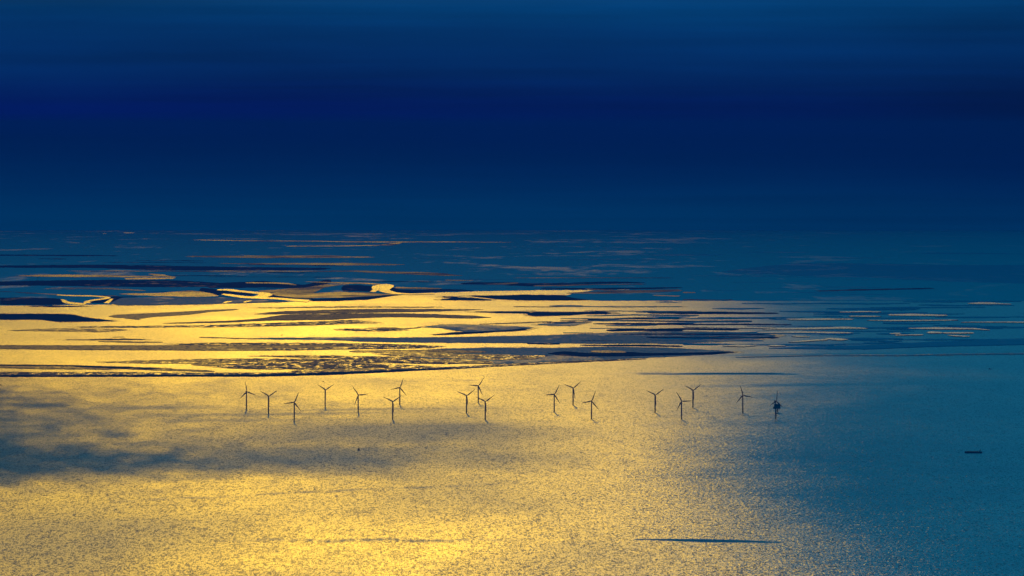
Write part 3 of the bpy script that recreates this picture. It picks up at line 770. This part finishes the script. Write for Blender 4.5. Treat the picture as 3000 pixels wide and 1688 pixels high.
# ------------------------------------------------------------------ offshore substation
def substation():
    t = thing('substation_platform', 'dark boxy offshore substation on legs behind the rightmost turbine', 'offshore platform', sea_point(2275.5, 1208.5), math.radians(6))
    for sx in (-1, 1):
        for sy in (-1, 1):
            MB().bar((sx * 5.5, sy * 9, -8), (sx * 4.6, sy * 8, 17), 1.3, 12).build('leg', YELLOW, t)
    br = MB()
    for sy in (-8.6, 8.6):
        br.bar((-5.3, sy, 2), (4.9, sy, 14), 0.4, 6).bar((5.3, sy, 2), (-4.9, sy, 14), 0.4, 6)
    for sx in (-5.1, 5.1):
        br.bar((sx, -8.6, 2), (sx, 8.2, 14), 0.4, 6)
    br.build('bracing', YELLOW, t)
    d = MB().box((0, 0, 17.6), (33, 24, 1.2)).box((-12.6, 0, 23.5), (7.2, 20, 9.4)).box((4.0, 0, 22.7), (24.5, 22, 8.6))
    d.build('lower_module', STEEL, t)
    u = MB().box((2.6, 0, 33.5), (27.6, 21, 12.6)).box((-12.4, -4, 33), (2.2, 9, 1.2))
    up = u.build('upper_module', STEEL, t)
    for k in range(5):
        MB().box((-8 + k * 5.2, -10.7, 34), (3.2, 0.35, 4.2)).build('louvre', PAINT, up)
    MB().box((2.6, 0, 40.0), (29, 22, 0.3)).build('roof', STEEL, up)
    c = MB().bar((6.5, 0, 39.8), (6.5, 0, 46), 0.7, 8).bar((6.5, 0, 45.5), (1.0, -3, 44.5), 0.35, 6).box((6.5, 0, 45.5), (2.2, 2.2, 2))
    c.build('crane', YELLOW, t)
    MB().bar((-9, 4, 40.2), (-9, 4, 47), 0.15, 6).build('antenna', STEEL, t)
    rl = MB()
    for k in range(12):
        x0 = -16 + k * 2.9
        rl.bar((x0, -11.9, 18.2), (x0, -11.9, 19.4), 0.07, 4)
    rl.bar((-16, -11.9, 19.4), (16, -11.9, 19.4), 0.07, 4)
    rl.build('railing', STEEL, t)
substation()

# ------------------------------------------------------------------ cargo ship
def hull_mesh(length, beam, depth, draft, bow='-', sheer=0.0, n=13):
    """bow at -X"""
    secs = []
    for k in range(n):
        f = k / (n - 1); x = -length / 2 + f * length
        w_ = beam / 2 * (min(1.0, (f / 0.16) ** 0.55) if f < 0.16 else (1.0 if f < 0.9 else 1 - (f - 0.9) * 2.2))
        w_ = max(w_, 0.05)
        top = depth + sheer * (max(0, 0.2 - f) / 0.2) ** 1.4
        xo = -length * 0.02 * max(0, 1 - f / 0.1)
        secs.append([Vector((x + xo, -w_, top)), Vector((x, -w_ * 0.9, 0)), Vector((x, -w_ * 0.55, -draft)), Vector((x, w_ * 0.55, -draft)), Vector((x, w_ * 0.9, 0)), Vector((x + xo, w_, top))])
    return MB().loft(secs)
def ship():
    t = thing('cargo_ship', 'low dark cargo ship with its bridge at the right-hand end', 'ship', sea_point(2852, 1327.4), math.radians(2))
    hull_mesh(71, 11.5, 5.6, 2.5, sheer=1.9).build('hull', HULL, t)
    MB().box((-4.5, 0, 6.5), (47, 8.8, 1.7)).build('hatch_covers', DECKP, t)
    h = MB().box((27.2, 0, 7.6), (10.5, 10, 4.0)).box((26.2, 0, 10.7), (7.5, 10.6, 2.4))
    hs = h.build('deckhouse', WHITEP, t)
    for k in range(5): MB().box((22.4, -4 + k * 2, 11.1), (0.1, 1.3, 0.9)).build('window', GLASS, hs)
    MB().lathe([(1.1, 9.4), (1.0, 13.2), (1.1, 13.4)], 12, (30.4, 0, 0)).build('funnel', REDP, t)
    MB().bar((25, 0, 11.8), (25, 0, 15.5), 0.15, 6).bar((25, -1.6, 14), (25, 1.6, 14), 0.1, 5).build('mast', WHITEP, t)
    MB().bar((-32, 0, 7), (-32, 0, 11), 0.15, 6).build('foremast', WHITEP, t)
ship()

def sailboat():
    t = thing('sailing_boat', 'small dark sailing boat with both sails up in front of the turbines', 'sailing boat', sea_point(1051.5, 1320.5), math.radians(28))
    hull_mesh(14, 3.9, 1.3, 0.9, sheer=0.4).build('hull', HULL, t)
    MB().box((0.6, 0, 1.65), (4.6, 2.1, 0.8)).build('cabin', WHITEP, t)
    MB().bar((-0.8, 0, 1.2), (-0.8, 0, 17.2), 0.14, 8).build('mast', STEEL, t)
    MB().bar((-0.8, 0, 2.5), (4.8, 0.5, 2.6), 0.1, 6).build('boom', STEEL, t)
    def sail(a, b, c, belly, name):
        a, b, c = Vector(a), Vector(b), Vector(c); v = []; f = []; n = 7
        for i in range(n):
            s = i / (n - 1)
            p, q = a.lerp(c, s), b.lerp(c, s)
            for jn in range(n):
                e = jn / (n - 1)
                pt = p.lerp(q, e); pt.y += belly * math.sin(math.pi * e) * (1 - s)
                v.append(pt)
        m = len(v)
        v += [p_ + Vector((0, 0.04, 0)) for p_ in v]
        for i in range(n - 1):
            for jn in range(n - 1):
                k = i * n + jn
                f.append((k, k + 1, k + n + 1, k + n)); f.append((k + m, k + n + m, k + n + 1 + m, k + 1 + m))
        link_mesh(name, v, f, SAIL, t)
    sail((-0.6, 0.02, 2.7), (4.7, 0.5, 2.8), (-0.6, 0.02, 16.6), 0.7, 'mainsail')
    sail((-6.6, 0, 1.8), (-0.2, 0.9, 2.3), (-1.0, 0.05, 14.2), 0.8, 'jib')
sailboat()

def workboat(px, py, length, label, rz=0.0, grp='small boats far out on the bright water'):
    t = thing('workboat', label, 'boat', sea_point(px, py), rz, grp)
    k = length / 12.0
    hull_mesh(length, 4.2 * k, 1.7 * k, 0.8 * k, sheer=0.6 * k).build('hull', HULL, t)
    c = MB().box((2.6 * k, 0, 2.9 * k), (4.4 * k, 3.0 * k, 2.6 * k)).build('cabin', HULL, t)
    MB().box((0.36 * k, 0, 3.3 * k), (0.1 * k, 2.4 * k, 0.8 * k)).build('window', GLASS, c)
    MB().bar((2.6 * k, 0, 4.2 * k), (2.6 * k, 0, 6.4 * k), 0.1 * k, 6).build('mast', STEEL, t)
workboat(946.5, 1119.3, 12.5, 'small dark workboat above the fourth turbine from the left')
workboat(2.0, 1129.0, 15.0, 'small dark boat cut off by the left edge of the picture', math.pi)
workboat(825.0, 982.8, 14.0, 'tiny dark boat crossing the yellow shallows among the sandbars')
workboat(2900.5, 1081.8, 16.0, 'faint tiny boat alone on the blue water far right', math.radians(170))

def beacon(px, py, hgt, label):
    t = thing('channel_beacon', label, 'beacon', sea_point(px, py), 0.2, 'beacons on the far flats')
    MB().bar((0, 0, -2), (0, 0, hgt * 0.8), 1.1, 8).build('post', STEEL, t)
    b = MB()
    for k in range(3):
        a = k * 2.094
        b.bar((4 * math.cos(a), 4 * math.sin(a), -2), (0.6 * math.cos(a), 0.6 * math.sin(a), hgt * 0.6), 0.5, 6)
    b.build('tripod', STEEL, t)
    MB().lathe([(2.2, hgt * 0.8), (2.4, hgt * 0.9), (1.6, hgt), (0.3, hgt * 1.08)], 10).build('lantern', STEEL, t)
beacon(110.6, 824, 40, 'tall thin dark beacon at the far left on the dark flats')
beacon(318.5, 819, 16, 'short dark beacon on the far flats right of the tall one')

def buoy(px, py, label):
    t = thing('marker_buoy', label, 'buoy', sea_point(px, py), 0, 'marker buoys in the nearest water')
    MB().lathe([(1.0, -1.0), (1.6, -0.3), (1.6, 0.7), (0.7, 1.1), (0.45, 3.4)], 12).build('float', REDP, t)
    MB().lathe([(0.7, 3.4), (0.7, 4.2), (0.1, 4.9)], 8).build('lantern', STEEL, t)
buoy(673.5, 1590, 'tiny dark buoy low in the bright water, lower of the two')
buoy(543.0, 1424, 'tiny dark buoy left of centre, upper of the two')

# ------------------------------------------------------------------ broken cumulus above the picture, shading the sea at left
def cloud(puffs, name='cloud'):
    m = plain('cloud_white', (0.8, 0.8, 0.8), 1.0)
    bm = bmesh.new(); bmesh.ops.create_icosphere(bm, subdivisions=1, radius=1.0)
    bv = np.array([v.co[:] for v in bm.verts]); bf = [tuple(v.index for v in f.verts) for f in bm.faces]; bm.free()
    V = []; Fc = []
    r_ = np.random.RandomState(11)
    for px, py, rad in puffs:
        gx_, gy_, gz_ = [float(q) for q in ground(px, py)]
        t = (2850 + r_.randn() * 90 - gz_) / sd.z
        c = np.array([gx_ + sd.x * t, gy_ + sd.y * t, gz_ + sd.z * t])
        n = len(V) * len(bv)
        d = bv * (1 + 0.18 * r_.randn(len(bv), 1)) * rad * np.array([1.2, 1.2, 0.8])
        V.append(d + c); Fc += [tuple(i + n for i in f) for f in bf]
    o = link_mesh(name, np.concatenate(V), Fc, m, None, True)
    o['kind'] = 'structure'
r_ = np.random.RandomState(5)
def patch(cx_, cy_, rx_, ry_, n):
    return [(cx_ + r_.randn() * rx_, cy_ + r_.randn() * ry_ , r_.uniform(9, 19)) for _ in range(n)]
cloud(patch(-200, 1336, 400, 44, 6200) + patch(450, 1350, 380, 32, 1000) + patch(1000, 1335, 420, 34, 300) + patch(-230, 1195, 310, 54, 5200) + patch(250, 1200, 380, 44, 900))

# ------------------------------------------------------------------ haze
def haze():
    m = bpy.data.materials.new('haze_air'); m.use_nodes = True
    nt = m.node_tree; nt.nodes.clear()
    out = nt.nodes.new('ShaderNodeOutputMaterial'); p = nt.nodes.new('ShaderNodeVolumePrincipled')
    p.inputs['Color'].default_value = (0.002, 0.132, 0.53, 1)
    p.inputs['Density'].default_value = 1.2e-5
    p.inputs['Anisotropy'].default_value = 0.2
    p.inputs['Absorption Color'].default_value = (0, 0, 0, 1)
    nt.links.new(p.outputs[0], out.inputs['Volume'])
    x0, x1, y0, y1, z0, z1 = -100000, 100000, -6000, 146000, -1440, CAM_H + 150
    me = MB().box(((x0 + x1) / 2, (y0 + y1) / 2, (z0 + z1) / 2), (x1 - x0, y1 - y0, z1 - z0))
    o = me.build('haze', m)
    o['kind'] = 'stuff'
    o.display_type = 'WIRE'
haze()
